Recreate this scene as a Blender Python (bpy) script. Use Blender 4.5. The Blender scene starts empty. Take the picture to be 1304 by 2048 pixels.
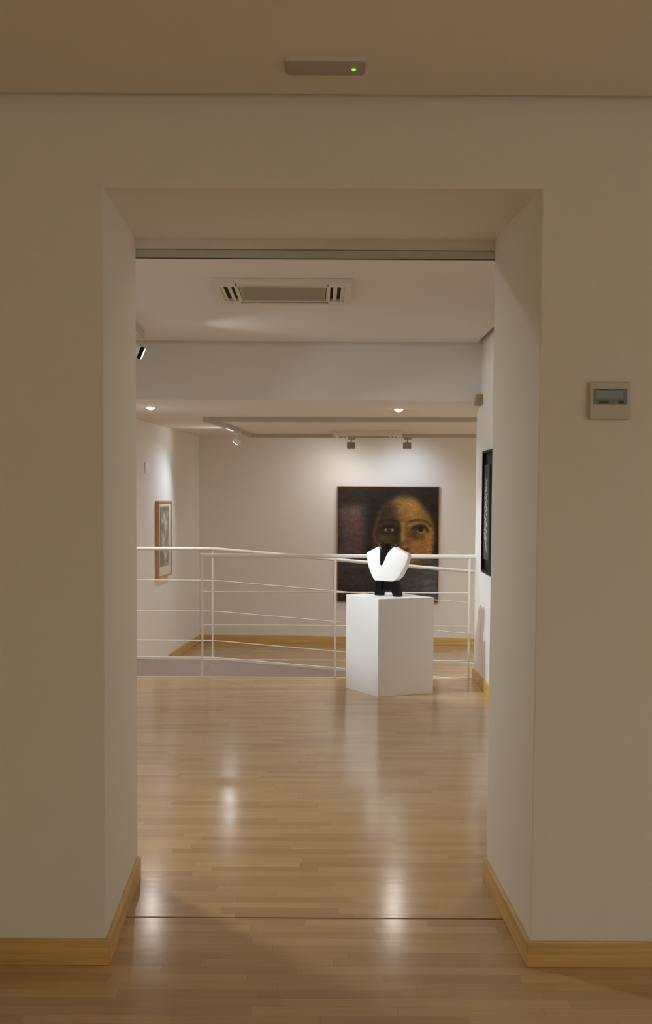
import bpy, bmesh, math, random
import numpy as np
from mathutils import Vector, Matrix
random.seed(7)
C = bpy.context.scene.collection
SC = bpy.context.scene

# ------------------------------------------------------------------ camera
cam_d = bpy.data.cameras.new('camera')
cam = bpy.data.objects.new('camera', cam_d); C.objects.link(cam)
FPX = 2500.0
cam_d.sensor_fit = 'VERTICAL'; cam_d.sensor_height = 36.0; cam_d.sensor_width = 36.0
cam_d.lens = FPX / 2048 * 36.0
cam_d.shift_x = (652 - 634.18) / 2048
cam_d.shift_y = (1138.53 - 1024) / 2048
cam_d.clip_start = 0.05; cam_d.clip_end = 100
th = math.radians(3.4); rho = 0.0055
F = Vector((0, math.cos(th), -math.sin(th))); R0 = Vector((1, 0, 0)); U0 = Vector((0, math.sin(th), math.cos(th)))
R = R0 * math.cos(rho) + U0 * math.sin(rho); U = U0 * math.cos(rho) - R0 * math.sin(rho)
M = Matrix((R, U, -F)).transposed().to_4x4(); M.translation = (0, 0, 1.55)
cam.matrix_world = M
SC.camera = cam

# ------------------------------------------------------------------ colour management, world
SC.view_settings.view_transform = 'Standard'
SC.view_settings.look = 'None'
SC.view_settings.gamma = 1.0
SC.view_settings.use_curve_mapping = False
SC.view_settings.exposure = 0.0
SC.cycles.max_bounces = 12; SC.cycles.diffuse_bounces = 8; SC.cycles.glossy_bounces = 4
SC.cycles.sample_clamp_indirect = 4.0
SC.cycles.caustics_reflective = False; SC.cycles.caustics_refractive = False
SC.cycles.use_denoising = True
world = bpy.data.worlds.new('world'); SC.world = world; world.use_nodes = True
world.node_tree.nodes['Background'].inputs[0].default_value = (0.02, 0.017, 0.012, 1)
world.node_tree.nodes['Background'].inputs[1].default_value = 0.2

# ------------------------------------------------------------------ lights
WARM = (1.0, 0.80, 0.57); MID = (1.0, 0.86, 0.70); COOL = (0.97, 0.97, 1.0)
def area(name, loc, size, power, col=WARM, spread=180, d=(0, 0, -1)):
    l = bpy.data.lights.new(name, 'AREA'); l.shape = 'DISK'; l.size = size; l.energy = power; l.color = col
    l.spread = math.radians(spread)
    o = bpy.data.objects.new(name, l); C.objects.link(o); o.location = loc
    o.rotation_euler = Vector(d).to_track_quat('-Z', 'Y').to_euler(); return o
def spot(name, loc, target, power, angle, blend=0.6, col=COOL, radius=0.02):
    l = bpy.data.lights.new(name, 'SPOT'); l.energy = power; l.color = col
    l.spot_size = math.radians(angle); l.spot_blend = blend; l.shadow_soft_size = radius
    o = bpy.data.objects.new(name, l); C.objects.link(o); o.location = loc
    o.rotation_euler = (Vector(target) - Vector(loc)).to_track_quat('-Z', 'Y').to_euler(); return o
# each lamp: power in watts times colour, linear RGB
LAMPS = {
 'front_right_fill': (27, 32, 35.5), 'front_rear_fill': (1, 1, 1), 'front_left_fill': (14.2, 14.3, 8), 'front_fill': (41.5, 44, 39.5),
 'middle_right_lamp': (5.0, 4.8, 3.7), 'middle_left_lamp': (22, 23.2, 23.5), 'middle_far_fill': (4.5, 7.5, 11),
 'lower_fill': (64, 73, 77), 'lower_far_fill': (1, 1, 1), 'downlight_lamp': (11.2, 10.8, 10.4), 'vase_lamp': (178, 194, 212), 'picture_lamp': (41, 45, 45),
 'spill_lamp': (8, 9.3, 10.2), 'print_spill': (4.5, 4.7, 4.9), 'flood_wide_lamp': (17, 17, 17), 'flood_lamp': (11.5, 13.4, 15.8), 'print_lamp': (28, 32, 38),
}
def pw(key):
    c = LAMPS[key]; m = max(max(c), 1e-9); return m, (c[0] / m, c[1] / m, c[2] / m)
# added unseen fill for the front room, mostly bounced off walls out of view
area('front_right_fill', (2.9, 0.2, 2.74), 0.2, *pw('front_right_fill'), 120, (1, 0, -.75))
area('front_rear_fill', (0.4, -2.4, 2.74), 0.2, *pw('front_rear_fill'), 120, (0, -1, -.75))
area('front_left_fill', (-2.9, 0.2, 2.74), 0.2, *pw('front_left_fill'), 120, (-1, 0, -.75))
area('front_fill', (1.9, -1.2, 2.79), 0.2, *pw('front_fill'), 160)
# left and right recessed lamps of the middle room, above and beside the doorway
area('middle_right_lamp', (1.02, 5.75, 2.79), 0.12, *pw('middle_right_lamp'), 170)
area('middle_left_lamp', (-1.30, 5.75, 2.79), 0.12, *pw('middle_left_lamp'), 170)
area('middle_far_fill', (-1.75, 8.0, 2.79), 0.12, *pw('middle_far_fill'), 170)  # unseen fill, its power raised to brighten the ceiling and soffit
# added ambient fill for the lower room, unseen beyond the middle room's wall
area('lower_fill', (3.4, 13.2, 2.31), 0.2, *pw('lower_fill'), 170)
area('lower_far_fill', (3.9, 15.6, 2.25), 0.2, *pw('lower_far_fill'), 150, (-1, .2, -.4))

# ------------------------------------------------------------------ node helpers
def srgb(r, g, b):
    f = lambda c: (c / 255 / 12.92) if c / 255 <= 0.04045 else (((c / 255) + 0.055) / 1.055) ** 2.4
    return (f(r), f(g), f(b), 1)
def mat(name, col, rough=0.5, metal=0.0, spec=0.5, bump=0.0, bscale=60, emit=None, estr=0.0, coat=0.0, vary=0.0):
    m = bpy.data.materials.new(name); m.use_nodes = True
    nt = m.node_tree; b = nt.nodes['Principled BSDF']
    b.inputs['Base Color'].default_value = col
    b.inputs['Roughness'].default_value = rough; b.inputs['Metallic'].default_value = metal
    b.inputs['Specular IOR Level'].default_value = spec; b.inputs['Coat Weight'].default_value = coat
    if emit: b.inputs['Emission Color'].default_value = emit; b.inputs['Emission Strength'].default_value = estr
    tc = nt.nodes.new('ShaderNodeTexCoord')
    n = nt.nodes.new('ShaderNodeTexNoise'); n.inputs['Scale'].default_value = bscale; n.inputs['Detail'].default_value = 6
    nt.links.new(tc.outputs['Object'], n.inputs['Vector'])
    if bump:
        bp = nt.nodes.new('ShaderNodeBump'); bp.inputs['Strength'].default_value = bump; bp.inputs['Distance'].default_value = 0.002
        nt.links.new(n.outputs['Fac'], bp.inputs['Height']); nt.links.new(bp.outputs['Normal'], b.inputs['Normal'])
    mx = nt.nodes.new('ShaderNodeMix'); mx.data_type = 'RGBA'; mx.blend_type = 'MULTIPLY'
    mx.inputs[0].default_value = vary
    mx.inputs[6].default_value = col
    nt.links.new(n.outputs['Fac'], mx.inputs[7]); nt.links.new(mx.outputs[2], b.inputs['Base Color'])
    return m
PLASTER = mat('white_plaster', (0.80, 0.775, 0.73, 1), 0.75, spec=0.25, bump=0.25, bscale=90)
CEIL = mat('ceiling_paint', (0.80, 0.77, 0.73, 1), 0.85, spec=0.2)
WPAINT = mat('white_lacquer', (0.84, 0.83, 0.80, 1), 0.35, spec=0.5)
PED = mat('pedestal_paint', (0.82, 0.81, 0.79, 1), 0.6, spec=0.3, bump=0.05)
RAIL = mat('rail_paint', (0.86, 0.83, 0.78, 1), 0.3, spec=0.5)
PLAST = mat('ivory_plastic', (0.60, 0.57, 0.50, 1), 0.5)
ACW = mat('cassette_plastic', (0.72, 0.69, 0.60, 1), 0.45)
ACG = mat('cassette_grille', (0.42, 0.39, 0.29, 1), 0.7)
DARK = mat('dark_gap', (0.03, 0.025, 0.02, 1), 0.9)
BLACK = mat('black_glaze', (0.004, 0.004, 0.005, 1), 0.07, spec=0.5)
BLACKS = mat('black_stand', (0.004, 0.004, 0.005, 1), 0.25, spec=0.2)
BLACKF = mat('black_frame', (0.007, 0.007, 0.007, 1), 0.5, spec=0.15)
CERAM = mat('white_ceramic', (0.95, 0.94, 0.90, 1), 0.45, spec=0.4, bump=0.05, bscale=40)
ALU = mat('brushed_aluminium', (0.56, 0.60, 0.54, 1), 0.5, metal=0.2)
TRACKM = mat('track_paint', (0.50, 0.47, 0.41, 1), 0.5)
GREY = mat('grey_lamp_head', (0.32, 0.31, 0.28, 1), 0.5)
RAMP = mat('ramp_screed', (0.30, 0.225, 0.185, 1), 0.55, bump=0.1, vary=0.25, bscale=14)
LENS = mat('lamp_lens', (1, 1, 1, 1), 0.3, emit=(0.93, 0.95, 1, 1), estr=9.0)
SLENS = mat('spot_lens', (1, 1, 1, 1), 0.3, emit=(0.95, 0.96, 1, 1), estr=5.0)
LED = mat('green_led', (0.1, 0.6, 0.1, 1), 0.3, emit=(0.15, 1, 0.05, 1), estr=2.2)
DIFF = mat('emergency_diffuser', (0.42, 0.36, 0.33, 1), 0.4)
MATB = mat('mat_board', (0.74, 0.64, 0.50, 1), 0.8)
LCD = mat('lcd_glass', (0.22, 0.25, 0.30, 1), 0.25)
LCDT = mat('lcd_print', (0.05, 0.045, 0.04, 1), 0.5)

def wood(name, base, rough, scale_y=(1, 1), grain=0.25):
    """baseboard timber: streaks along the board"""
    m = bpy.data.materials.new(name); m.use_nodes = True; nt = m.node_tree; b = nt.nodes['Principled BSDF']
    tc = nt.nodes.new('ShaderNodeTexCoord'); mp = nt.nodes.new('ShaderNodeMapping')
    mp.inputs['Scale'].default_value = (scale_y[0], scale_y[1], 40)
    n = nt.nodes.new('ShaderNodeTexNoise'); n.inputs['Scale'].default_value = 1.6; n.inputs['Detail'].default_value = 5
    r = nt.nodes.new('ShaderNodeValToRGB')
    c = Vector(base[:3]); lo = c * (1 - grain); hi = c * (1 + grain * 0.6)
    r.color_ramp.elements[0].position = .3; r.color_ramp.elements[0].color = (*lo, 1)
    r.color_ramp.elements[1].position = .7; r.color_ramp.elements[1].color = (*hi, 1)
    nt.links.new(tc.outputs['Object'], mp.inputs[0]); nt.links.new(mp.outputs[0], n.inputs['Vector'])
    nt.links.new(n.outputs['Fac'], r.inputs[0]); nt.links.new(r.outputs[0], b.inputs['Base Color'])
    b.inputs['Roughness'].default_value = rough
    return m
BASEW = wood('beech_baseboard', (0.68, 0.44, 0.155), 0.4, (1.5, 1.5))
OAKF = wood('oak_picture_frame', (0.52, 0.30, 0.17), 0.5, (6, 6), .15)

def floor_mat(name, gain=1.0, rot=0.0):
    """strip parquet: rows 65 mm wide, staves of varying tone, glossy lacquer"""
    m = bpy.data.materials.new(name); m.use_nodes = True; nt = m.node_tree; b = nt.nodes['Principled BSDF']
    L = nt.links.new
    def N(t, **k):
        n = nt.nodes.new(t)
        for a, v in k.items(): setattr(n, a, v)
        return n
    def mth(op, a, bb=None):
        n = N('ShaderNodeMath', operation=op)
        for i, v in enumerate((a, bb)):
            if v is None: continue
            if isinstance(v, (int, float)): n.inputs[i].default_value = v
            else: L(v, n.inputs[i])
        return n.outputs[0]
    g = N('ShaderNodeNewGeometry'); mp = N('ShaderNodeMapping'); mp.inputs['Rotation'].default_value = (0, 0, rot)
    L(g.outputs['Position'], mp.inputs[0])
    s = N('ShaderNodeSeparateXYZ'); L(mp.outputs[0], s.inputs[0])
    yr = mth('DIVIDE', s.outputs[1], 0.065); row = mth('FLOOR', yr)
    w1 = N('ShaderNodeTexWhiteNoise', noise_dimensions='1D'); L(row, w1.inputs['W'])
    xo = mth('ADD', mth('DIVIDE', s.outputs[0], 0.44), mth('MULTIPLY', w1.outputs[0], 7.3))
    col = mth('FLOOR', xo)
    cb = N('ShaderNodeCombineXYZ'); L(row, cb.inputs[0]); L(col, cb.inputs[1])
    w2 = N('ShaderNodeTexWhiteNoise', noise_dimensions='2D'); L(cb.outputs[0], w2.inputs['Vector'])
    ramp = N('ShaderNodeValToRGB'); e = ramp.color_ramp.elements
    tones = [(0.0, (.405, .240, .110)), (.2, (.450, .275, .127)), (.5, (.485, .305, .143)), (.8, (.520, .330, .158)), (1, (.535, .342, .166))]
    e[0].position = 0; e[1].position = 1
    for p, c in tones[1:-1]: e.new(p)
    for el, (p, c) in zip(ramp.color_ramp.elements, tones): el.position = p; el.color = (c[0] * gain, c[1] * gain, c[2] * gain, 1)
    L(w2.outputs[0], ramp.inputs[0])
    # grain along X
    mp2 = N('ShaderNodeMapping'); mp2.inputs['Scale'].default_value = (3, 60, 1); L(mp.outputs[0], mp2.inputs[0])
    ns = N('ShaderNodeTexNoise'); ns.inputs['Scale'].default_value = 1.5; ns.inputs['Detail'].default_value = 6; L(mp2.outputs[0], ns.inputs['Vector'])
    gr = N('ShaderNodeMapRange'); gr.inputs[3].default_value = .82; gr.inputs[4].default_value = 1.15; L(ns.outputs['Fac'], gr.inputs[0])
    # joints
    fy = mth('FRACT', yr); jy = mth('LESS_THAN', fy, 0.035)
    fx = mth('FRACT', xo); jx = mth('LESS_THAN', fx, 0.006)
    j = mth('SUBTRACT', 1.0, mth('MULTIPLY', mth('MAXIMUM', jy, jx), 0.16))
    tot = mth('MULTIPLY', mth('MULTIPLY', gr.outputs[0], j), 1.09)
    vm = N('ShaderNodeVectorMath', operation='SCALE'); L(ramp.outputs[0], vm.inputs[0]); L(tot, vm.inputs['Scale'])
    L(vm.outputs[0], b.inputs['Base Color'])
    b.inputs['Roughness'].default_value = 0.22; b.inputs['Specular IOR Level'].default_value = 0.5
    n3 = N('ShaderNodeTexNoise'); n3.inputs['Scale'].default_value = 5; L(mp.outputs[0], n3.inputs['Vector'])
    rr = N('ShaderNodeMapRange'); rr.inputs[3].default_value = .13; rr.inputs[4].default_value = .20; L(n3.outputs['Fac'], rr.inputs[0])
    L(rr.outputs[0], b.inputs['Roughness'])
    # slight cupping of each row
    cp = N('ShaderNodeBump'); cp.inputs['Strength'].default_value = .025; cp.inputs['Distance'].default_value = .002
    L(mth('ADD', mth('SINE', mth('MULTIPLY', fy, 3.14159)), mth('MULTIPLY', w2.outputs[0], .6)), cp.inputs['Height']); L(cp.outputs[0], b.inputs['Normal'])
    return m
FLOOR = floor_mat('parquet_strips')
FLOORL = floor_mat('parquet_strips_lower', 1.0, math.radians(4.35))

# ------------------------------------------------------------------ mesh helpers
def obj(name, bm, m, parent=None, smooth=False, bevel=0.0, seg=2):
    bmesh.ops.recalc_face_normals(bm, faces=bm.faces)
    me = bpy.data.meshes.new(name); bm.to_mesh(me); bm.free()
    for mm in (m if isinstance(m, (list, tuple)) else [m]): me.materials.append(mm)
    if smooth:
        for p in me.polygons: p.use_smooth = True
        me.set_sharp_from_angle(angle=math.radians(smooth if smooth is not True else 40))
    o = bpy.data.objects.new(name, me); C.objects.link(o)
    if parent: o.parent = parent
    if bevel:
        b = o.modifiers.new('bevel', 'BEVEL'); b.width = bevel; b.segments = seg; b.limit_method = 'ANGLE'; b.angle_limit = math.radians(35)
    return o
def struct(name, bm, m, bevel=0.0, **k):
    o = obj(name, bm, m, bevel=bevel, **k); o['kind'] = 'structure'; return o
def tag(o, label, cat, group=None):
    o['label'] = label; o['category'] = cat
    if group: o['group'] = group
    return o
def thing(name, label, cat, loc=(0, 0, 0), rz=0, group=None):
    o = bpy.data.objects.new(name, None); C.objects.link(o); o.empty_display_size = .05
    o.location = loc; o.rotation_euler = (0, 0, rz); return tag(o, label, cat, group)
def hexa(bm, p, mi=0):
    """8 corners: bottom 4 then top 4"""
    v = [bm.verts.new(q) for q in p]
    for f in ((0, 1, 2, 3), (4, 5, 6, 7), (0, 1, 5, 4), (1, 2, 6, 5), (2, 3, 7, 6), (3, 0, 4, 7)):
        bm.faces.new([v[i] for i in f]).material_index = mi
    return v
def prism(bm, foot, z0, z1, mi=0):
    n = len(foot)
    a = [bm.verts.new((x, y, z0)) for x, y in foot]; b = [bm.verts.new((x, y, z1)) for x, y in foot]
    bm.faces.new(a).material_index = mi; bm.faces.new(b).material_index = mi
    for i in range(n): bm.faces.new((a[i], a[(i + 1) % n], b[(i + 1) % n], b[i])).material_index = mi
def box(bm, x0, x1, y0, y1, z0, z1, mi=0): prism(bm, [(x0, y0), (x1, y0), (x1, y1), (x0, y1)], z0, z1, mi)
def BX(*a):
    bm = bmesh.new(); box(bm, *a); return bm
def PR(*a):
    bm = bmesh.new(); prism(bm, *a); return bm
def tube(bm, pts, r, n=14):
    pts = [Vector(p) for p in pts]; rings = []
    for i, p in enumerate(pts):
        d = (pts[min(i + 1, len(pts) - 1)] - pts[max(i - 1, 0)]).normalized()
        up = Vector((0, 0, 1)) if abs(d.z) < .9 else Vector((0, 1, 0))
        a = d.cross(up).normalized(); b = a.cross(d)
        rings.append([bm.verts.new(p + a * r * math.cos(t) + b * r * math.sin(t)) for t in [2 * math.pi * k / n for k in range(n)]])
    for q, s in zip(rings, rings[1:]):
        for k in range(n): bm.faces.new((q[k], q[(k + 1) % n], s[(k + 1) % n], s[k]))
    bm.faces.new(rings[0]); bm.faces.new(rings[-1])
def TB(pts, r, n=14):
    bm = bmesh.new(); tube(bm, pts, r, n); return bm
def lathe(bm, prof, n=32, sy=1.0, closed=True):
    rings = []
    for r, z in prof:
        rings.append([bm.verts.new((r * math.cos(2 * math.pi * k / n), sy * r * math.sin(2 * math.pi * k / n), z)) for k in range(n)])
    for q, s in zip(rings, rings[1:]):
        for k in range(n): bm.faces.new((q[k], q[(k + 1) % n], s[(k + 1) % n], s[k]))
    if closed: bm.faces.new(rings[0]); bm.faces.new(rings[-1])

# rotated frame of the lower room
AL = math.radians(4.35); OX, OY = -1.59, 16.85
def LR(u, w): return (OX + u * math.cos(AL) + w * math.sin(AL), OY - u * math.sin(AL) + w * math.cos(AL))
def lrbox(bm, u0, u1, w0, w1, z0, z1, mi=0): prism(bm, [LR(u0, w0), LR(u1, w0), LR(u1, w1), LR(u0, w1)], z0, z1, mi)
def LB(*a):
    bm = bmesh.new(); lrbox(bm, *a); return bm
ZL = -0.44; ZC = 2.798; ZS = 2.325
YF, YB = 4.045, 4.99          # front and back face of the doorway wall

# ------------------------------------------------------------------ setting: front room
struct('floor', BX(-4, 4, -3.5, 4.499, -.05, 0), FLOOR)
struct('trim_1', BX(-.70, .70, 4.499, 4.511, -.05, -.004), DARK)        # expansion joint in the doorway
bm = bmesh.new()
fr = [(-4.2, -.05), (-.690, -.05), (-.690, 2.522), (.711, 2.526), (.711, -.05), (4.2, -.05), (4.2, 2.95), (-4.2, 2.95)]
bk = [(-4.2, -.05), (-.722, -.05), (-.722, 2.552), (.694, 2.556), (.694, -.05), (4.2, -.05), (4.2, 2.95), (-4.2, 2.95)]
va = [bm.verts.new((x, YF, z)) for x, z in fr]; vb = [bm.verts.new((x, YB, z)) for x, z in bk]
for vv in (va, vb):
    bm.faces.new(vv)
for i in range(8): bm.faces.new((va[i], va[(i + 1) % 8], vb[(i + 1) % 8], vb[i]))
struct('wall_doorway', bm, PLASTER, bevel=.004)
struct('wall_left', BX(-4.2, -4, -3.6, YF, -.05, 2.95), PLASTER)
struct('wall_right', BX(4, 4.2, -3.6, YF, -.05, 2.95), PLASTER)
struct('wall_rear', BX(-4.2, 4.2, -3.7, -3.5, -.05, 2.95), PLASTER)
bm = bmesh.new(); box(bm, -4, 4, -3.5, 4.007, 2.807, 2.83); box(bm, -4.2, 4.2, -3.6, 4.05, 2.92, 3.0)
struct('ceiling', bm, CEIL)

bt = .014
bm = bmesh.new()
prism(bm, [(-4, YF - bt), (-.676, YF - bt), (-.690, YF), (-4, YF)], 0, .087)
struct('baseboard_front_left', bm, BASEW, bevel=.003)
struct('baseboard_front_right', PR([(.697, YF - bt), (4, YF - bt), (4, YF), (.711, YF)], 0, .087), BASEW, bevel=.003)
struct('baseboard_reveal_left', PR([(-.690, YF), (-.676, YF - bt), (-.708, YB - .0), (-.722, YB)], 0, .0871), BASEW, bevel=.003)
struct('baseboard_reveal_right', PR([(.697, YF - bt), (.711, YF), (.694, YB), (.680, YB)], 0, .0871), BASEW, bevel=.003)

# header board and sliding rail at the back of the opening
struct('trim_2', BX(-.80, .80, YB, YB + .05, 2.516, 2.80), PLASTER)
t = thing('sliding_door_rail', 'greenish grey metal rail running across the top of the doorway', 'rail', (0, YB + .012, 2.48))
obj('rail_channel', BX(-.78, .78, 0, .03, .002, .034), ALU, t, bevel=.001)
obj('rail_lip', BX(-.78, .78, -.002, .005, -.000, .002), DARK, t)

# ------------------------------------------------------------------ setting: middle room
struct('floor_middle', BX(-2.25, 1.5, 4.511, 10.55, -.6, 0), FLOOR)
bm = bmesh.new()
box(bm, 1.34, 1.56, YB, 10.60, -.6, 2.95); box(bm, 1.56, 5.6, 10.42, 10.60, -.6, 2.95)
struct('wall_middle_right', bm, PLASTER, bevel=.003)
struct('wall_middle_left', BX(-2.3, -2.10, YB, 10.45, -.6, 2.95), PLASTER)
bm = bmesh.new(); box(bm, -2.1, 1.297, YB + .05, 10.275, ZC, ZC + .022); box(bm, -2.3, 1.56, YB, 10.45, 2.925, 3.0)
struct('ceiling_middle', bm, CEIL)
bm = bmesh.new(); box(bm, 1.326, 1.34, YB, 10.60, 0, .087); box(bm, 1.326, 1.50, 10.60, 10.614, 0, .087)
struct('baseboard_right', bm, BASEW, bevel=.003)
struct('baseboard_left', BX(-2.10, -2.086, YB, 10.45, 0, .087), BASEW, bevel=.003)
# metal nosing where the middle floor ends
struct('trim_3', BX(-2.08, 1.34, 10.545, 10.565, -.03, .004), RAIL)

# landing and ramp going down to the right
xs, sl = -.96, .0832
bm = bmesh.new()
box(bm, -2.25, xs, 10.565, 11.72, -.6, -.001)
xe = xs + .44 / sl
v = [bm.verts.new(p) for p in ((xs, 10.565, -.6), (xe, 10.565, -.6), (xe, 11.72, -.6), (xs, 11.72, -.6),
                               (xs, 10.565, -.001), (xe, 10.565, -.44), (xe, 11.72, -.44), (xs, 11.72, -.001))]
for f in ((0, 1, 2, 3), (4, 5, 6, 7), (0, 1, 5, 4), (1, 2, 6, 5), (2, 3, 7, 6), (3, 0, 4, 7)): bm.faces.new([v[i] for i in f])
struct('floor_ramp', bm, RAMP)

# ------------------------------------------------------------------ setting: lower room
struct('floor_lower', PR([(-2.3, 11.70), (5.7, 11.70), LR(7.2, .1), LR(-.1, .1)], -.6, ZL), FLOORL)
struct('wall_back', LB(-.2, 7.2, 0, .2, -.6, 2.9), PLASTER)
struct('wall_lower_left', LB(-.2, 0, -6.5, 0, -.6, 2.9), PLASTER)
struct('wall_lower_right', LB(6.6, 6.8, -6.5, 0, -.6, 2.9), PLASTER)
struct('baseboard_back', LB(.014, 6.6, -.014, 0, ZL, ZL + .097), BASEW, bevel=.003)
struct('baseboard_lower_left', LB(0, .014, -5.1, -.0, ZL, ZL + .097), BASEW, bevel=.003)
struct('ceiling_lower', PR([(-2.3, 10.30), (5.7, 10.30), LR(7.2, .1), LR(-.2, .1)], ZS, 2.94), CEIL)

# ------------------------------------------------------------------ railings
def bar_path(z_off, x0, x1, y, rnd=True):
    pts = []
    if x0 < xs: pts.append((x0, y, z_off))
    N = 7
    for k in range(N + 1):                      # eased bend from level to slope
        x = xs - .10 + .20 * k / N; dx = x - (xs - .10)
        pts.append((x, y, z_off - sl * dx * dx / .40))
    pts.append((x1, y, z_off - sl * (x1 - xs)))
    return pts
yr = 11.70
t = thing('sloping_ramp_railing', 'white tubular railing following the far side of the ramp, level at left then sloping down', 'railing', (-.96, yr, 0), 0)
def loc(pts, o): return [(p[0] - o[0], p[1] - o[1], p[2] - o[2]) for p in pts]
O = (-.96, yr, 0)
obj('handrail', TB(loc(bar_path(1.041, -2.0, 4.1, yr), O), .0165), RAIL, t, smooth=True)
for z in (.745, .456, .177): obj('rail_bar', TB(loc(bar_path(z, -2.0, 4.1, yr), O), .005, 8), RAIL, t, smooth=True)
bm = bmesh.new()
pp = bar_path(0, -2.03, 4.2, yr)
for a, b in zip(pp, pp[1:]):
    hexa(bm, [(a[0] - O[0], -.02, a[2]), (b[0] - O[0], -.02, b[2]), (b[0] - O[0], .02, b[2]), (a[0] - O[0], .02, a[2]),
              (a[0] - O[0], -.02, a[2] + .022), (b[0] - O[0], -.02, b[2] + .022), (b[0] - O[0], .02, b[2] + .022), (a[0] - O[0], .02, a[2] + .022)])
bmesh.ops.remove_doubles(bm, verts=bm.verts, dist=1e-5)
obj('kerb', bm, RAIL, t)
for x in (-1.99, -.98, 2.4, 4.0):
    dz = -sl * max(0, x - xs)
    obj('post', BX(x - O[0] - .007, x - O[0] + .007, -.007, .007, dz + .01, dz + 1.035), RAIL, t, bevel=.002)
yf = 10.535
t = thing('straight_railing', 'straight white tubular railing at the edge of the wooden floor, behind the pedestal', 'railing', (.157, yf, 0), 0)
x0 = .157
obj('handrail', TB([(-.985 - x0, 0, 1.036), (1.34 - x0, 0, 1.036)], .0175), RAIL, t, smooth=True)
for z in (.730, .447, .152): obj('rail_bar', TB([(-.969 - x0, 0, z), (1.29 - x0, 0, z)], .005, 8), RAIL, t, smooth=True)
for x in (-.969, .157, 1.288): obj('post', BX(x - x0 - .008, x - x0 + .008, -.008, .008, 0, 1.03), RAIL, t, bevel=.002)

# ------------------------------------------------------------------ pedestal
pa, pb, pc = (.234, 9.99), (.471, 9.549), (.915, 9.735); pd = (pa[0] + pc[0] - pb[0], pa[1] + pc[1] - pb[1])
cx, cy = (pa[0] + pc[0]) / 2, (pa[1] + pc[1]) / 2
foot = [(x - cx, y - cy) for x, y in (pa, pb, pc, pd)]
t = thing('pedestal', 'white square display pedestal standing on the parquet under the vase', 'pedestal', (cx, cy, 0))
obj('plinth_body', PR(foot, 0, .757), PED, t, bevel=.002)

# ------------------------------------------------------------------ sculptural vase
t = thing('ceramic_vase', 'white heart-shaped ceramic vase with black neck and black splayed feet on the white pedestal', 'vase', (.568, 9.86, .757), -math.radians(42))
KS = 1 / math.cos(math.radians(42))
def interp(tab, z):
    if z <= tab[0][0]: return tab[0][1]
    for (a, b), (c, d) in zip(tab, tab[1:]):
        if z <= c: return b + (d - b) * (z - a) / (c - a)
    return tab[-1][1]
LOUT = [(.118, -.088), (.128, -.099), (.16, -.113), (.20, -.130), (.25, -.145), (.30, -.155), (.333, -.160), (.345, -.140), (.365, -.105), (.389, -.066)]
ROUT = [(.118, .050), (.128, .064), (.16, .092), (.20, .112), (.25, .134), (.30, .148), (.325, .155), (.340, .140), (.360, .100), (.378, .070), (.389, .052)]
LIN = [(.239, -.035), (.25, -.043), (.36, -.048), (.389, -.064)]
RIN = [(.239, -.035), (.25, -.020), (.33, .008), (.364, .027), (.380, .040), (.389, .050)]
def half_t(x, z):
    """half thickness of the body (m): fuller in the middle, slim at the edges"""
    r = min(1, abs(x + .005) / .165); q = max(0, 1 - ((z - .25) / .17) ** 2)
    return .021 + .026 * (1 - r ** 2) * q
bm = bmesh.new()
zs = sorted(set([.118, .123, .130] + [.118 + .271 * k / 44 for k in range(45)] + [.389]))
NC = 12
def lobe(outer, inner):
    F_, B_ = [], []
    for z in zs:
        xa = interp(outer, z); xb = interp(inner, z) if z > .239 else -.035
        fr, bk = [], []
        for k in range(NC + 1):
            x = xa + (xb - xa) * k / NC
            h = half_t(x, z)
            e = min(1.0, (k / NC) * abs(xb - xa) / .006); h *= .90 + .10 * math.sqrt(1 - (1 - e) ** 2)
            if z > .239:
                e2 = min(1.0, (1 - k / NC) * abs(xb - xa) / .006); h *= .92 + .08 * math.sqrt(1 - (1 - e2) ** 2)
            fr.append(bm.verts.new((x * KS, -h, z))); bk.append(bm.verts.new((x * KS, h, z)))
        F_.append(fr); B_.append(bk)
    for i in range(len(zs) - 1):
        for k in range(NC):
            bm.faces.new((F_[i][k], F_[i][k + 1], F_[i + 1][k + 1], F_[i + 1][k]))
            bm.faces.new((B_[i][k], B_[i][k + 1], B_[i + 1][k + 1], B_[i + 1][k]))
        bm.faces.new((F_[i][0], F_[i + 1][0], B_[i + 1][0], B_[i][0]))
        if zs[i] >= .239: bm.faces.new((F_[i][NC], F_[i + 1][NC], B_[i + 1][NC], B_[i][NC]))
    for k in range(NC):
        bm.faces.new((F_[0][k], F_[0][k + 1], B_[0][k + 1], B_[0][k]))
        bm.faces.new((F_[-1][k], F_[-1][k + 1], B_[-1][k + 1], B_[-1][k]))
zs = sorted(set(zs + [.239]))
lobe(LOUT, LIN); lobe(ROUT, RIN)
bmesh.ops.remove_doubles(bm, verts=bm.verts, dist=1e-5)
obj('vase_body', bm, CERAM, t, smooth=50)
# black neck, hollow, flaring to the rim, set into the notch
bm = bmesh.new()
nx = -.010 * KS
prof = [(.016, .225), (.022, .25), (.034, .29), (.044, .325), (.052, .360), (.060, .385), (.074, .407), (.076, .411), (.072, .411), (.056, .385), (.046, .355), (.02, .30)]
n = 40; rings = []
for r, z in prof:
    xc = interp([(.225, -.036), (.25, -.033), (.33, -.022), (.36, -.014), (.411, -.013)], z) * KS
    rings.append([bm.verts.new((xc + r * 1.0 * math.cos(2 * math.pi * k / n), .80 * r * math.sin(2 * math.pi * k / n), z)) for k in range(n)])
for q, s in zip(rings, rings[1:]):
    for k in range(n): bm.faces.new((q[k], q[(k + 1) % n], s[(k + 1) % n], s[k]))
bm.faces.new(rings[0]); bm.faces.new(rings[-1])
obj('vase_neck', bm, BLACK, t, smooth=60)
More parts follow.
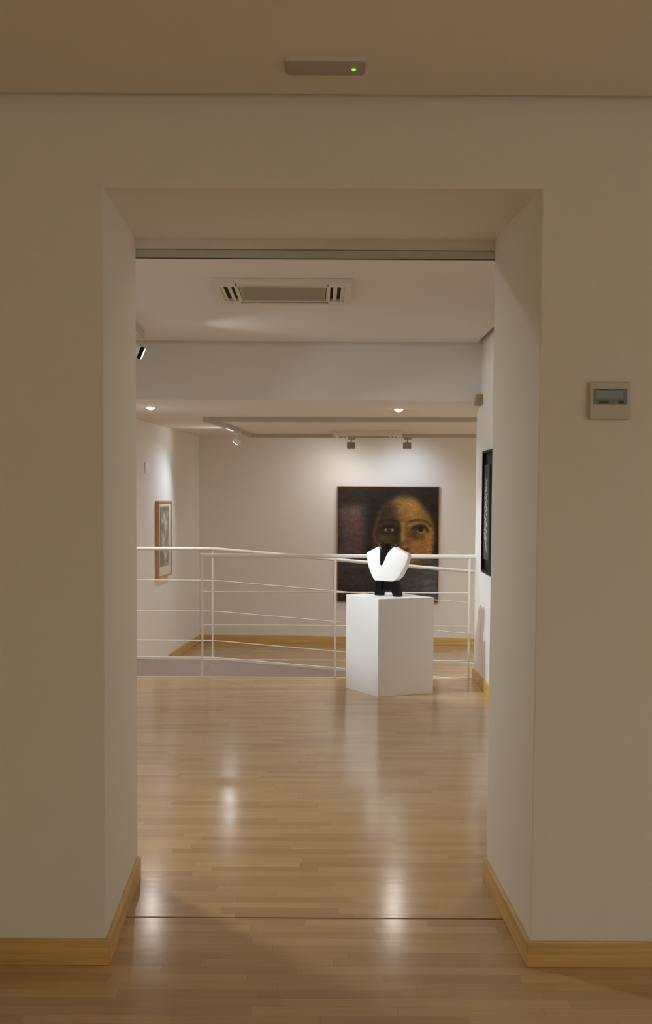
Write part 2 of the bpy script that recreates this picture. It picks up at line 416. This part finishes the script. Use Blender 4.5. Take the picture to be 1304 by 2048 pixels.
# black filling of the notch, almost flush with the white faces
bm = bmesh.new(); rows = []
for k in range(15):
    z = .236 + (.372 - .236) * k / 14
    xa, xb = interp(LIN, z) - .002, interp(RIN, z) + .002
    row = []
    for j in range(7):
        x = xa + (xb - xa) * j / 6; h = half_t(x, z) - .004
        row.append((bm.verts.new((x * KS, -h, z)), bm.verts.new((x * KS, h, z))))
    rows.append(row)
for q, r_ in zip(rows, rows[1:]):
    for j in range(6):
        for sd_ in (0, 1): bm.faces.new((q[j][sd_], q[j + 1][sd_], r_[j + 1][sd_], r_[j][sd_]))
    for j in (0, 6): bm.faces.new((q[j][0], r_[j][0], r_[j][1], q[j][1]))
for rw_ in (rows[0], rows[-1]):
    for j in range(6): bm.faces.new((rw_[j][0], rw_[j + 1][0], rw_[j + 1][1], rw_[j][1]))
obj('notch_core', bm, BLACK, t, smooth=40)
# black stand: bridge and two splayed feet
def xz_prism(bm, pts, y0, y1):
    a = [bm.verts.new((x * KS, y0, z)) for x, z in pts]; b = [bm.verts.new((x * KS, y1, z)) for x, z in pts]
    bm.faces.new(a); bm.faces.new(b)
    for i in range(len(pts)): bm.faces.new((a[i], a[(i + 1) % len(pts)], b[(i + 1) % len(pts)], b[i]))
bm = bmesh.new(); xz_prism(bm, [(-.062, .055), (-.05, .045), (.025, .045), (.04, .055), (.045, .124), (-.07, .124)], -.018, .018)
obj('bridge', bm, BLACKS, t, bevel=.004)
bm = bmesh.new(); xz_prism(bm, [(-.092, 0), (-.048, 0), (-.040, .045), (-.030, .1235), (-.078, .1235), (-.086, .08)], -.030, .030)
obj('foot', bm, BLACKS, t, bevel=.005)
bm = bmesh.new(); xz_prism(bm, [(.048, 0), (.090, 0), (.080, .08), (.068, .1235), (.020, .1235), (.030, .050)], -.030, .030)
obj('foot', bm, BLACKS, t, bevel=.005)

# ------------------------------------------------------------------ large painting of a face (colours are the paint itself)
def painting_colors(U_, V_):
    """U 0..1 left to right, V 0..1 top to bottom -> display-like rgb 0..255"""
    px = 80 + U_ * 1115; py = 120 + V_ * 1265
    rng = np.random.RandomState(3)
    def vnoise(sx, sy, seed):
        r = np.random.RandomState(seed); g = r.rand(int(1400 / sy) + 3, int(1250 / sx) + 3)
        x = (px) / sx; y = (py) / sy; xi = x.astype(int); yi = y.astype(int); fx = x - xi; fy = y - yi
        fx = fx * fx * (3 - 2 * fx); fy = fy * fy * (3 - 2 * fy)
        return (g[yi, xi] * (1 - fx) + g[yi, xi + 1] * fx) * (1 - fy) + (g[yi + 1, xi] * (1 - fx) + g[yi + 1, xi + 1] * fx) * fy
    def sm(d, w): return 1 / (1 + np.exp(-np.clip(d / w, -30, 30)))
    img = np.zeros(px.shape + (3,)); img[:] = (40, 33, 25)
    def lay(c, a):
        nonlocal img; a = np.clip(a, 0, 1)[..., None]; img = img * (1 - a) + np.array(c, float) * a
    def rect(x0, x1, y0, y1, s): return sm(px - x0, s) * sm(x1 - px, s) * sm(py - y0, s) * sm(y1 - py, s)
    def ell(cx_, cy_, rx, ry, s=.12, rot=0):
        c_, s_ = math.cos(rot), math.sin(rot); dx = px - cx_; dy = py - cy_
        q = np.sqrt(((dx * c_ + dy * s_) / rx) ** 2 + ((-dx * s_ + dy * c_) / ry) ** 2); return sm(1 - q, s)
    def blob(cx_, cy_, rx, ry, rot=0):
        c_, s_ = math.cos(rot), math.sin(rot); dx = px - cx_; dy = py - cy_
        return np.exp(-(((dx * c_ + dy * s_) / rx) ** 2 + ((-dx * s_ + dy * c_) / ry) ** 2))
    def curve(pts, w, s=.5):
        best = np.full(px.shape, 1e9)
        for (x0_, y0_), (x1_, y1_) in zip(pts, pts[1:]):
            dx, dy = x1_ - x0_, y1_ - y0_; L2 = dx * dx + dy * dy
            t_ = np.clip(((px - x0_) * dx + (py - y0_) * dy) / L2, 0, 1)
            best = np.minimum(best, np.hypot(px - x0_ - t_ * dx, py - y0_ - t_ * dy))
        return np.exp(-(best / w) ** 2)
    # left field
    lay((74, 62, 58), rect(85, 380, 350, 900, 22) * .85)
    lay((96, 70, 66), blob(270, 520, 120, 130) * .6)
    lay((100, 92, 84), blob(230, 380, 130, 60) * .45)
    lay((84, 58, 60), blob(330, 640, 60, 180) * .5)
    lay((52, 60, 64), rect(362, 425, 330, 760, 16) * .75)
    lay((30, 27, 24), rect(425, 490, 250, 860, 14) * .7)
    # lower fields
    lay((60, 55, 54), rect(60, 620, 900, 1240, 30) * .8)
    lay((48, 44, 44), blob(480, 1040, 160, 90) * .5)
    lay((52, 42, 34), rect(60, 700, 1250, 1400, 16) * .7)
    # hair mass
    lay((30, 26, 21), ell(800, 560, 400, 440, .10) * .9)
    # face
    face = ell(815, 715, 343, 485, .032)
    lay((108, 80, 42), face)
    lay((122, 96, 50), face * blob(830, 330, 190, 120) * .8)
    xb_ = np.interp(py, [230, 330, 430, 520, 600, 800], [640, 690, 735, 768, 780, 775])
    shadow = sm(xb_ - px, 24) * face
    lay((52, 39, 25), shadow * .93)
    lay((60, 45, 28), face * blob(600, 400, 120, 110) * .6)
    lay((40, 32, 24), face * blob(735, 640, 55, 150) * .8)
    lay((78, 68, 48), face * blob(600, 690, 70, 45) * .7)
    lay((96, 84, 58), face * curve([(495, 560), (478, 640), (500, 720), (530, 760)], 14) * .4)
    lay((98, 84, 54), face * curve([(560, 425), (530, 470), (505, 520)], 14) * .3)
    lay((152, 104, 52), face * blob(940, 360, 85, 66) * .8)
    lay((140, 104, 50), face * blob(870, 420, 130, 60) * .5)
    lay((150, 110, 58), face * blob(1095, 640, 55, 110) * .8)
    lay((160, 96, 56), face * blob(1130, 600, 26, 80) * .5)
    lay((36, 29, 22), face * blob(540, 360, 110, 120) * .85)
    lay((34, 28, 21), face * blob(1090, 330, 60, 60) * .8)
    # nose
    lay((150, 118, 66), face * curve([(800, 520), (806, 600), (802, 700)], 24) * .8)
    lay((96, 62, 38), face * curve([(860, 620), (856, 720), (880, 780)], 22) * .5)
    lay((128, 82, 54), blob(840, 770, 60, 40) * .9)
    lay((52, 30, 24), blob(850, 806, 22, 14))
    lay((150, 106, 82), blob(835, 775, 20, 12) * .8)
    # cheeks
    lay((150, 108, 50), face * blob(980, 730, 90, 55) * .7)
    lay((150, 92, 46), face * blob(950, 815, 60, 45) * .7)
    lay((168, 116, 60), face * blob(1080, 800, 60, 60) * .8)
    # right eye
    lay((86, 62, 34), face * ell(960, 640, 70, 70, .2) * .75)
    lay((64, 42, 28), face * blob(930, 640, 42, 40) * .7)
    lay((140, 112, 64), face * curve([(870, 550), (930, 520), (1040, 525), (1090, 560)], 18) * .6)
    lay((44, 32, 22), curve([(905, 585), (940, 552), (1000, 540), (1050, 560), (1072, 600)], 17) * .95)
    lay((46, 34, 24), ell(1000, 585, 66, 34, .15) * .9)
    lay((128, 108, 68), ell(1010, 592, 44, 26, .12) * .8)
    lay((20, 16, 14), ell(1000, 582, 30, 30, .10))
    lay((150, 130, 84), curve([(962, 606), (1000, 626), (1040, 608)], 8) * .8)
    lay((120, 100, 80), blob(1006, 584, 6, 5))
    lay((60, 38, 22), curve([(880, 500), (930, 486), (1010, 484), (1070, 508), (1110, 545)], 13) * .85)
    # left eye
    lay((36, 29, 21), face * ell(650, 575, 95, 52, .2) * .85)
    lay((70, 60, 44), curve([(560, 545), (600, 520), (690, 512), (730, 540)], 14) * .5)
    lay((134, 112, 86), ell(650, 592, 52, 22, .12) * .8)
    lay((26, 20, 17), ell(652, 588, 24, 24, .12))
    lay((170, 152, 128), blob(606, 585, 10, 10)); lay((176, 158, 132), blob(688, 590, 10, 11)); lay((120, 104, 84), blob(660, 584, 6, 6))
    lay((26, 21, 17), curve([(585, 585), (620, 562), (670, 556), (712, 580)], 10) * .9)
    lay((34, 27, 20), curve([(545, 505), (600, 488), (660, 484), (720, 495)], 13) * .85)
    # neck and lower right
    lay((34, 28, 22), sm(py - 905, 14) * rect(500, 900, 850, 1420, 30) * .8)
    lay((66, 68, 68), sm(py - 915, 9) * sm(px - (1000 - (py - 900) * .9), 30) * .9)
    lay((58, 54, 52), rect(640, 900, 1080, 1400, 30) * .6)
    lay((138, 112, 40), blob(900, 925, 38, 30) * .9)
    lay((88, 90, 88), rect(1020, 1180, 1040, 1370, 8) * .5 * (.55 + .45 * (np.sin(py / 15.0) > 0)))
    lay((30, 24, 18), rect(1150, 1200, 400, 900, 10) * .5)
    lay((34, 25, 18), rect(1135, 1200, 740, 860, 8) * .7)
    lay((88, 76, 92), rect(1010, 1130, 822, 842, 6) * .6)
    # canvas weave and brushwork
    nn = vnoise(9, 4, 1) - .5; n2 = vnoise(60, 26, 2) - .5; n3 = vnoise(150, 90, 5) - .5; n4 = vnoise(16, 14, 8) - .5
    img *= (1 + .30 * nn + .18 * n2 + .16 * n3 + .16 * n4)[..., None]
    tint = vnoise(40, 30, 11) - .5
    img[..., 0] *= 1 + .10 * tint; img[..., 2] *= 1 - .12 * tint
    return np.clip(img, 0, 255)
def color_grid(name, nx_, ny_, width, height, fn, m, parent, gain=1.0, axis='xz'):
    u = np.linspace(0, 1, nx_); v_ = np.linspace(0, 1, ny_)
    UU, VV = np.meshgrid(u, v_)
    co = np.zeros((ny_ * nx_, 3)); co[:, 0] = (UU.ravel() - .5) * width; co[:, 2] = (1 - VV.ravel()) * height
    idx = np.arange(nx_ * ny_).reshape(ny_, nx_)
    faces = np.stack([idx[1:, :-1], idx[1:, 1:], idx[:-1, 1:], idx[:-1, :-1]], -1).reshape(-1, 4)
    me = bpy.data.meshes.new(name); me.from_pydata(co.tolist(), [], faces.tolist())
    c = fn(UU, VV).reshape(-1, 3) / 255
    c = np.where(c <= .04045, c / 12.92, ((c + .055) / 1.055) ** 2.4) * gain
    at = me.color_attributes.new('paint', 'FLOAT_COLOR', 'POINT')
    at.data.foreach_set('color', np.concatenate([np.clip(c, 0, 1), np.ones((len(c), 1))], 1).astype(np.float32).ravel())
    me.materials.append(m); o = bpy.data.objects.new(name, me); C.objects.link(o); o.parent = parent
    return o
def paint_mat(name, rough):
    m = bpy.data.materials.new(name); m.use_nodes = True; nt = m.node_tree; b = nt.nodes['Principled BSDF']
    a = nt.nodes.new('ShaderNodeAttribute'); a.attribute_name = 'paint'; nt.links.new(a.outputs['Color'], b.inputs['Base Color'])
    b.inputs['Roughness'].default_value = rough; b.inputs['Specular IOR Level'].default_value = .2
    return m
PW, PH = 1.357, 1.546
bx_, by_ = LR((1.862 + 3.219) / 2, -.035)
t = thing('portrait_painting', 'large dark painting of a woman’s face in ochre and black on the far back wall', 'painting', (bx_, by_, .125), -AL)
FRB = mat('brown_strip_frame', (0.30, 0.16, 0.055, 1), .5)
for a in ((-PW / 2, -PW / 2 + .012, 0, PH), (PW / 2 - .012, PW / 2, 0, PH), (-PW / 2 + .012, PW / 2 - .012, 0, .010), (-PW / 2 + .012, PW / 2 - .012, PH - .010, PH)):
    obj('frame_strip', BX(a[0], a[1], -.004, .035, a[2], a[3]), FRB, t, bevel=.002)
o = color_grid('canvas', 230, 256, PW - .02, PH - .016, painting_colors, paint_mat('oil_paint', .6), t, 1.55); o.location = (0, 0.002, .008)
sd = o.modifiers.new('thickness', 'SOLIDIFY'); sd.thickness = .02; sd.offset = -1

# small title card to the right of the painting
bx_, by_ = LR(3.417, -.003)
tag(obj('title_card', BX(-.065, .065, -.002, .002, -.035, .035), WPAINT), 'small white title card on the back wall right of the painting', 'label')
bpy.data.objects['title_card'].location = (bx_, by_, .79); bpy.data.objects['title_card'].rotation_euler = (0, 0, -AL)

# ------------------------------------------------------------------ oak framed print on the left wall
x_, y_ = LR(0, -2.53)
t = thing('framed_print', 'tall grey-green print in a light wooden frame on the left wall', 'picture', (x_, y_, .605), math.pi / 2 - AL)
# local: x along the wall (w direction), -y into the room
fw, fh, fd, fb = .74, .87, .045, .022
for a in ((-fw / 2, -fw / 2 + fb, 0, fh), (fw / 2 - fb, fw / 2, 0, fh), (-fw / 2 + fb, fw / 2 - fb, 0, fb), (-fw / 2 + fb, fw / 2 - fb, fh - fb, fh)):
    obj('frame_side', BX(a[0], a[1], -fd, 0, a[2], a[3]), OAKF, t, bevel=.001)
obj('mat_board', BX(-fw / 2 + fb, fw / 2 - fb, -fd + .014, -fd + .018, fb, fh - fb), MATB, t)
def print_colors(U_, V_):
    r = np.random.RandomState(5)
    def vn(sx, sy, seed):
        g = np.random.RandomState(seed).rand(sy + 2, sx + 2); x = U_ * sx * .999; y = V_ * sy * .999
        xi = x.astype(int); yi = y.astype(int); fx = x - xi; fy = y - yi
        return (g[yi, xi] * (1 - fx) + g[yi, xi + 1] * fx) * (1 - fy) + (g[yi + 1, xi] * (1 - fx) + g[yi + 1, xi + 1] * fx) * fy
    img = np.zeros(U_.shape + (3,)); img[:] = (120, 114, 103)
    n1 = vn(5, 9, 1); n2 = vn(14, 22, 2)
    q = np.clip((n1 * .6 + n2 * .4 - .5) * 5, -1, 1)[..., None]
    img = img + q * np.array((17, 17, 19))
    for (u, v, ru, rv) in ((.45, .17, .10, .06), (.25, .24, .12, .04), (.62, .27, .09, .06), (.55, .42, .05, .10), (.35, .60, .05, .12), (.6, .82, .15, .05), (.5, .68, .07, .10)):
        a = np.exp(-(((U_ - u) / ru) ** 2 + ((V_ - v) / rv) ** 2))[..., None] * .7; img = img * (1 - a) + np.array((178, 172, 165)) * a
    for (u, v, ru, rv) in ((.5, .05, .5, .05), (.2, .34, .2, .06), (.35, .84, .12, .06), (.8, .5, .10, .12)):
        a = np.exp(-(((U_ - u) / ru) ** 2 + ((V_ - v) / rv) ** 2))[..., None] * .5; img = img * (1 - a) + np.array((82, 80, 66)) * a
    return np.clip(img, 0, 255)
o = color_grid('print_sheet', 60, 110, .50, .68, print_colors, paint_mat('print_ink', .6), t, 1.9)
o.location = (-.0, -fd + .010, .125)

# small blank cover plate high on the left wall
x_, y_ = LR(0, -3.44 + .06)
o = tag(obj('cover_plate', BX(-.06, .06, -.010, 0, 0, .122), WPAINT, bevel=.002), 'small flat white cover plate on the left wall, up and left of the framed print', 'wall plate')
o.location = (x_, y_, 1.77); o.rotation_euler = (0, 0, math.pi / 2 - AL)

# ------------------------------------------------------------------ black framed picture on the right wall
t = thing('black_framed_picture', 'black box-framed picture with pale scrawled pattern on the right wall', 'picture', (1.34, 9.67, .948), -math.pi / 2)
# local: x runs towards the camera (-Y world), -y into the room (-X world)
hw, hh, dd = .235, .955, .036
hw = .27
for a in ((-hw, -hw + .02, 0, hh), (hw - .02, hw, 0, hh), (-hw + .02, hw - .02, 0, .02), (-hw + .02, hw - .02, hh - .02, hh)):
    obj('frame_side', BX(a[0], a[1], -dd, 0, a[2], a[3]), BLACKF, t, bevel=.001)
obj('backing', BX(-hw + .02, hw - .02, -.012, -.006, .02, hh - .02), BLACKF, t)
CHAR = mat('charcoal_sheet', (0.09, 0.09, 0.095, 1), .6, spec=.2, vary=.4, bscale=12)
obj('artwork_sheet', BX(-.245, .045, -.020, -.012, .105, .845), CHAR, t)
CHALK = mat('chalk_line', (0.75, 0.74, 0.62, 1), .6)
bm = bmesh.new()
rr = random.Random(4)
for strand, (xc, ph) in enumerate(((-.155, 0), (-.085, 1.4))):
    pts = []
    zt, zb = .735, .235
    K = 46
    for k in range(K + 1):
        z = zt + (zb - zt) * k / K
        pts.append((xc + .045 * math.sin(k * 1.15 + ph) + rr.uniform(-.01, .01), -.021, z + rr.uniform(-.008, .008)))
    tube(bm, pts, .0022, 5)
for k in range(26):
    z = .25 + k * .019; x = rr.uniform(-.18, -.06)
    tube(bm, [(x, -.021, z), (x + rr.uniform(-.04, .04), -.021, z + rr.uniform(.01, .04))], .0020, 5)
tube(bm, [(-.12, -.021, .235), (-.07, -.021, .205), (-.05, -.021, .16)], .002, 5)
tube(bm, [(-.09, -.021, .235), (-.12, -.021, .17)], .002, 5)
obj('scrawled_pattern', bm, CHALK, t)

# small white box under the low ceiling; its shade is put into the tan
o = tag(obj('junction_box', BX(-.054, 0, 0, .17, 0, .078), mat('box_shade_tan', (.36, .26, .16, 1), .6), bevel=.003), 'small white box, shade painted tan, high on the right wall beneath the low ceiling', 'box')
o.location = (1.34, 10.2, 2.246 + .048)

# ------------------------------------------------------------------ ceiling cassettes
def cassette(label, loc_, rz, drop):
    t = thing('ceiling_cassette', label, 'air conditioner', loc_, rz, None)
    W = .41
    bm = bmesh.new()
    # frame around square grille with four slot openings; slot: 0.29..0.385 from the centre
    s0, s1, sl_, g = .285, .372, .275, .262
    z0, z1 = -drop, 0
    for sx, sy in ((1, 0), (-1, 0), (0, 1), (0, -1)):
        def T(a, b):   # a: across (radial), b: along
            return (sx * a - sy * b, sy * a + sx * b)
        for (a0, a1, b0, b1) in ((s1, W, -sl_, sl_), (g, s0, -sl_, sl_)):
            prism(bm, [T(a0, b0), T(a1, b0), T(a1, b1), T(a0, b1)], z0, z1)
    for sx in (1, -1):
        for sy in (1, -1):
            prism(bm, [(sx * sl_, sy * sl_), (sx * W, sy * sl_), (sx * W, sy * W), (sx * sl_, sy * W)], z0, z1)
    obj('cassette_frame', bm, ACW, t, bevel=.003)
    obj('slot_well', BX(-W + .02, W - .02, -W + .02, W - .02, -.010, -.004), DARK, t)
    bm = bmesh.new(); box(bm, -.258, .258, -.258, .258, z0 + .004, -.010)
    for k in range(24):
        y = -.235 + k * .47 / 23; box(bm, -.24, .24, y - .005, y + .005, z0 + .001, z0 + .006)
    obj('intake_grille', bm, ACG, t)
    for sx, sy in ((1, 0), (-1, 0), (0, 1), (0, -1)):
        def T(a, b, z): return (sx * a - sy * b, sy * a + sx * b, z)
        bm = bmesh.new()
        for a0 in (.302, .348):
            hexa(bm, [T(a0, -sl_ + .01, z0 + .002), T(a0 + .025, -sl_ + .01, z0 + .012), T(a0 + .025, sl_ - .01, z0 + .012), T(a0, sl_ - .01, z0 + .002),
                      T(a0, -sl_ + .01, z0 + .006), T(a0 + .025, -sl_ + .01, z0 + .016), T(a0 + .025, sl_ - .01, z0 + .016), T(a0, sl_ - .01, z0 + .006)])
        obj('louvre', bm, ACW, t)
    return t
cassette('square ceiling air-conditioning cassette with vents, nearest the doorway', (-.215, 7.71, ZC), 0, .03)
x_, y_ = (.62, 15.42)
cassette('ceiling air-conditioning cassette in the lower room, seen almost edge-on above the painting', (x_, y_, ZS), -AL, .058)

# ------------------------------------------------------------------ downlights in the low ceiling
def downlight(label, loc_):
    t = thing('recessed_downlight', label, 'downlight', loc_)
    bm = bmesh.new()
    lathe(bm, [(.040, -.0005), (.056, -.0005), (.056, -.004), (.040, -.006), (.037, -.003), (.037, -.0005)], 32, closed=False)
    obj('bezel', bm, WPAINT, t, smooth=True)
    bm = bmesh.new(); lathe(bm, [(.037, -.0005), (.037, -.008), (.033, -.016), (.022, -.023), (.008, -.026)], 32); obj('lens', bm, LENS, t)
    area('downlight_lamp', (loc_[0], loc_[1], loc_[2] - .032), .06, *pw('downlight_lamp'), spread=150)
downlight('glowing recessed downlight in the low ceiling, at the left by the door jamb', (-1.491, 11.20, ZS))
downlight('glowing recessed downlight in the low ceiling, right of centre', (.724, 11.29, ZS))

# ------------------------------------------------------------------ light tracks and spotlights
t = thing('ceiling_light_track', 'short ceiling light track at upper left, just past the door jamb', 'light track', (-1.358, 9.72, ZC))
obj('track_channel', BX(-.021, .021, -4.2, 0, -.054, 0), PLAST, t, bevel=.002)
obj('end_cap', BX(-.013, .013, 0, .004, -.040, -.030), DARK, t)

tr = thing('ceiling_light_track', 'rectangular light track on the low ceiling of the lower room', 'light track', (*LR(.79, -4.15), ZS), -AL)
def seg(x0, x1, y0, y1): obj('track_channel', BX(x0, x1, y0, y1, -.045, 0), TRACKM, tr, bevel=.002)
seg(-.02, 5.2, -.02, .02); seg(-.02, 5.2, 3.38, 3.42); seg(-.02, .02, .02, 3.38)
obj('corner_joint', BX(-.035, .035, -.035, .035, -.047, 0), TRACKM, tr, bevel=.002)

def quat_to(d): return Vector(d).to_track_quat('-Z', 'Y').to_euler()
def round_spot(label, loc_, head, target, power, angle, group=None, blend=.5):
    t = thing('track_spotlight', label, 'spotlight', loc_, 0, group)
    o = Vector(loc_); h = Vector(head) - o
    obj('adapter', BX(-.018, .018, -.05, .05, -.022, .0), WPAINT, t, bevel=.003)
    obj('stem', TB([(0, 0, -.02), (0, 0, h.z + .045), (h.x * .5, h.y * .5, h.z + .03), tuple(h)], .007, 10), WPAINT, t, smooth=True)
    d = (Vector(target) - Vector(head)).normalized()
    def aim(ob): ob.location = h; ob.rotation_euler = quat_to(d)
    bm = bmesh.new(); lathe(bm, [(.020, .075), (.034, .066), (.040, .045), (.041, 0.0)], 28); aim(obj('lamp_head', bm, WPAINT, t, smooth=True))
    bm = bmesh.new(); lathe(bm, [(.041, 0.0), (.045, -.004), (.046, -.026), (.043, -.030), (.040, -.030), (.040, 0)], 28, closed=False)
    aim(obj('baffle_ring', bm, BLACKF, t, smooth=True))
    bm = bmesh.new(); lathe(bm, [(.0425, -.028), (.0425, -.034), (.036, -.036)], 28); aim(obj('lens', bm, SLENS, t, smooth=True))
    spot('spot_lamp', Vector(head) + d * .05, target, pw(power)[0], angle, blend, pw(power)[1], .012)
    if power == 'picture_lamp': spot('spot_spill', Vector(head) + d * .05, Vector(head) + d * 2 - Vector((0, .30, 0)), pw('spill_lamp')[0], 106, .4, pw('spill_lamp')[1], .02)
    return t
zt = ZC - .054
round_spot('white track spotlight with black rim and lit lens at upper left beside the jamb', (-1.358, 9.24, zt), (-1.318, 9.26, 2.59), (1.34, 9.67, 1.46), 'picture_lamp', 60)
round_spot('track spotlight behind the left jamb aimed at the vase', (-1.358, 8.92, zt), (-1.375, 8.95, 2.59), (.57, 9.84, 1.04), 'vase_lamp', 40)

def box_spot(label, u, w, ztop, head_aim, target, power, angle, head_m, hw_=.052, blend=1.0):
    x, y = LR(u, w)
    t = thing('track_floodlight', label, 'spotlight', (x, y, ztop), -AL)
    obj('adapter', BX(-.045, .05, -.018, .018, -.022, 0), head_m, t, bevel=.003)
    obj('stem', BX(-.009, .007, -.008, .008, -.065, -.02), head_m, t, bevel=.002)
    hz = -.10; hc = Vector((x, y, ztop + hz))
    d = (Vector(target) - hc).normalized()
    dl = Matrix.Rotation(AL, 3, 'Z') @ (Vector(head_aim) - hc).normalized()
    def aim(o_): o_.location = (-.004, 0, hz); o_.rotation_euler = quat_to(dl)
    aim(obj('lamp_head', BX(-hw_, hw_, -.038, .038, -.03, .03), head_m, t, bevel=.008))
    aim(obj('lens', BX(-hw_ + .01, hw_ - .01, -.030, .030, -.033, -.029), SLENS, t))
    if power == 'print_lamp': spot('print_spill', hc + Vector((-.085, -.04, .0)), (hc.x - 1, hc.y - .9, hc.z - .25), pw('print_spill')[0], 150, 1.0, pw('print_spill')[1], .02)
    spot('flood_lamp', hc + d * .09, target, pw(power)[0], angle, blend, pw(power)[1], .02)
    return t
zb_ = ZS - .045
def wallpt(u, w, z): x, y = LR(u, w); return (x, y, z)
box_spot('grey box floodlight on the far track, left of the two above the painting', 2.08, -.75, zb_, wallpt(2.08, 0, 2.05), wallpt(1.6, 0, .9), 'flood_wide_lamp', 165, GREY)
box_spot('grey box floodlight on the far track, right of the two above the painting', 2.79, -.75, zb_, wallpt(2.79, 0, 2.05), wallpt(2.75, 0, 1.45), 'flood_lamp', 130, GREY)
box_spot('pale floodlight on the left arm of the track, turned to the framed print', .79, -1.96, zb_, wallpt(0, -1.85, 1.15), wallpt(0, -2.85, .85), 'print_lamp', 110, WPAINT, .045)

# ------------------------------------------------------------------ front room: emergency lamp and controller
def rrect(bm, hw_, hh_, r, z0, z1, n=8, inset=0.0):
    def ring(hw2, hh2, r2, z):
        out = []
        for cx_, cy_, a0 in ((hw2 - r2, hh2 - r2, 0), (-hw2 + r2, hh2 - r2, 90), (-hw2 + r2, -hh2 + r2, 180), (hw2 - r2, -hh2 + r2, 270)):
            for k in range(n + 1):
                a = math.radians(a0 + 90 * k / n); out.append(bm.verts.new((cx_ + r2 * math.cos(a), cy_ + r2 * math.sin(a), z)))
        return out
    a = ring(hw_, hh_, r, z0); b = ring(hw_ - inset, hh_ - inset, max(r - inset, .001), z1)
    bm.faces.new(a); bm.faces.new(b)
    for i in range(len(a)): bm.faces.new((a[i], a[(i + 1) % len(a)], b[(i + 1) % len(a)], b[i]))
t = thing('emergency_light', 'slim rounded emergency light with a green indicator on the near ceiling', 'emergency light', (.016, 3.730, 2.807))
bm = bmesh.new(); rrect(bm, .118, .060, .018, -.012, 0); obj('casing', bm, mat('casing_plastic', (.66, .63, .58, 1), .6), t, smooth=40)
bm = bmesh.new(); rrect(bm, .117, .058, .017, -.0115, -.0155, inset=.002); obj('diffuser', bm, DIFF, t, smooth=40)
bm = bmesh.new(); lathe(bm, [(.0001, -.0195), (.004, -.0190), (.0065, -.0150)], 16); o = obj('indicator_led', bm, LED, t, smooth=True); o.location = (.083, .0, 0)

t = thing('wall_controller', 'beige wall controller with a grey display, right of the doorway', 'thermostat', (.935, YF, 1.796))
def wall_rr(hw_, z0, z1, r, y0, y1, inset=0):
    bm = bmesh.new(); rrect(bm, hw_, (z1 - z0) / 2, r, y0, y1, inset=inset)
    bmesh.ops.rotate(bm, verts=bm.verts, cent=(0, 0, 0), matrix=Matrix.Rotation(math.radians(90), 3, 'X'))
    bmesh.ops.translate(bm, verts=bm.verts, vec=(0, 0, (z0 + z1) / 2)); return bm
obj('back_plate', wall_rr(.060, .002, .119, .006, 0, .006), PLAST, t)
obj('casing', wall_rr(.066, 0, .121, .008, .006, .019, inset=.003), PLAST, t, smooth=30)
o = obj('display', wall_rr(.054, .048, .099, .002, .0185, .0200), LCD, t)
# print on the display: a short word-like row and two symbols
for (xa, xb, za, zb2) in ((-.046, -.006, .0955, .0985), (.012, .045, .096, .0975)):
    obj('display_print', BX(xa, xb, -.0206, -.0198, za, zb2), LCDT, t)
for (xa, xb) in ((-.036, -.020), (-.019, -.005), (.026, .044)):
    obj('display_symbol', BX(xa, xb, -.0206, -.0198, .052, .060), LCDT, t, bevel=.002)
obj('display_glass', BX(-.046, .040, -.0204, -.0200, .068, .092), mat('lcd_panel', (.29, .34, .35, 1), .3), t)
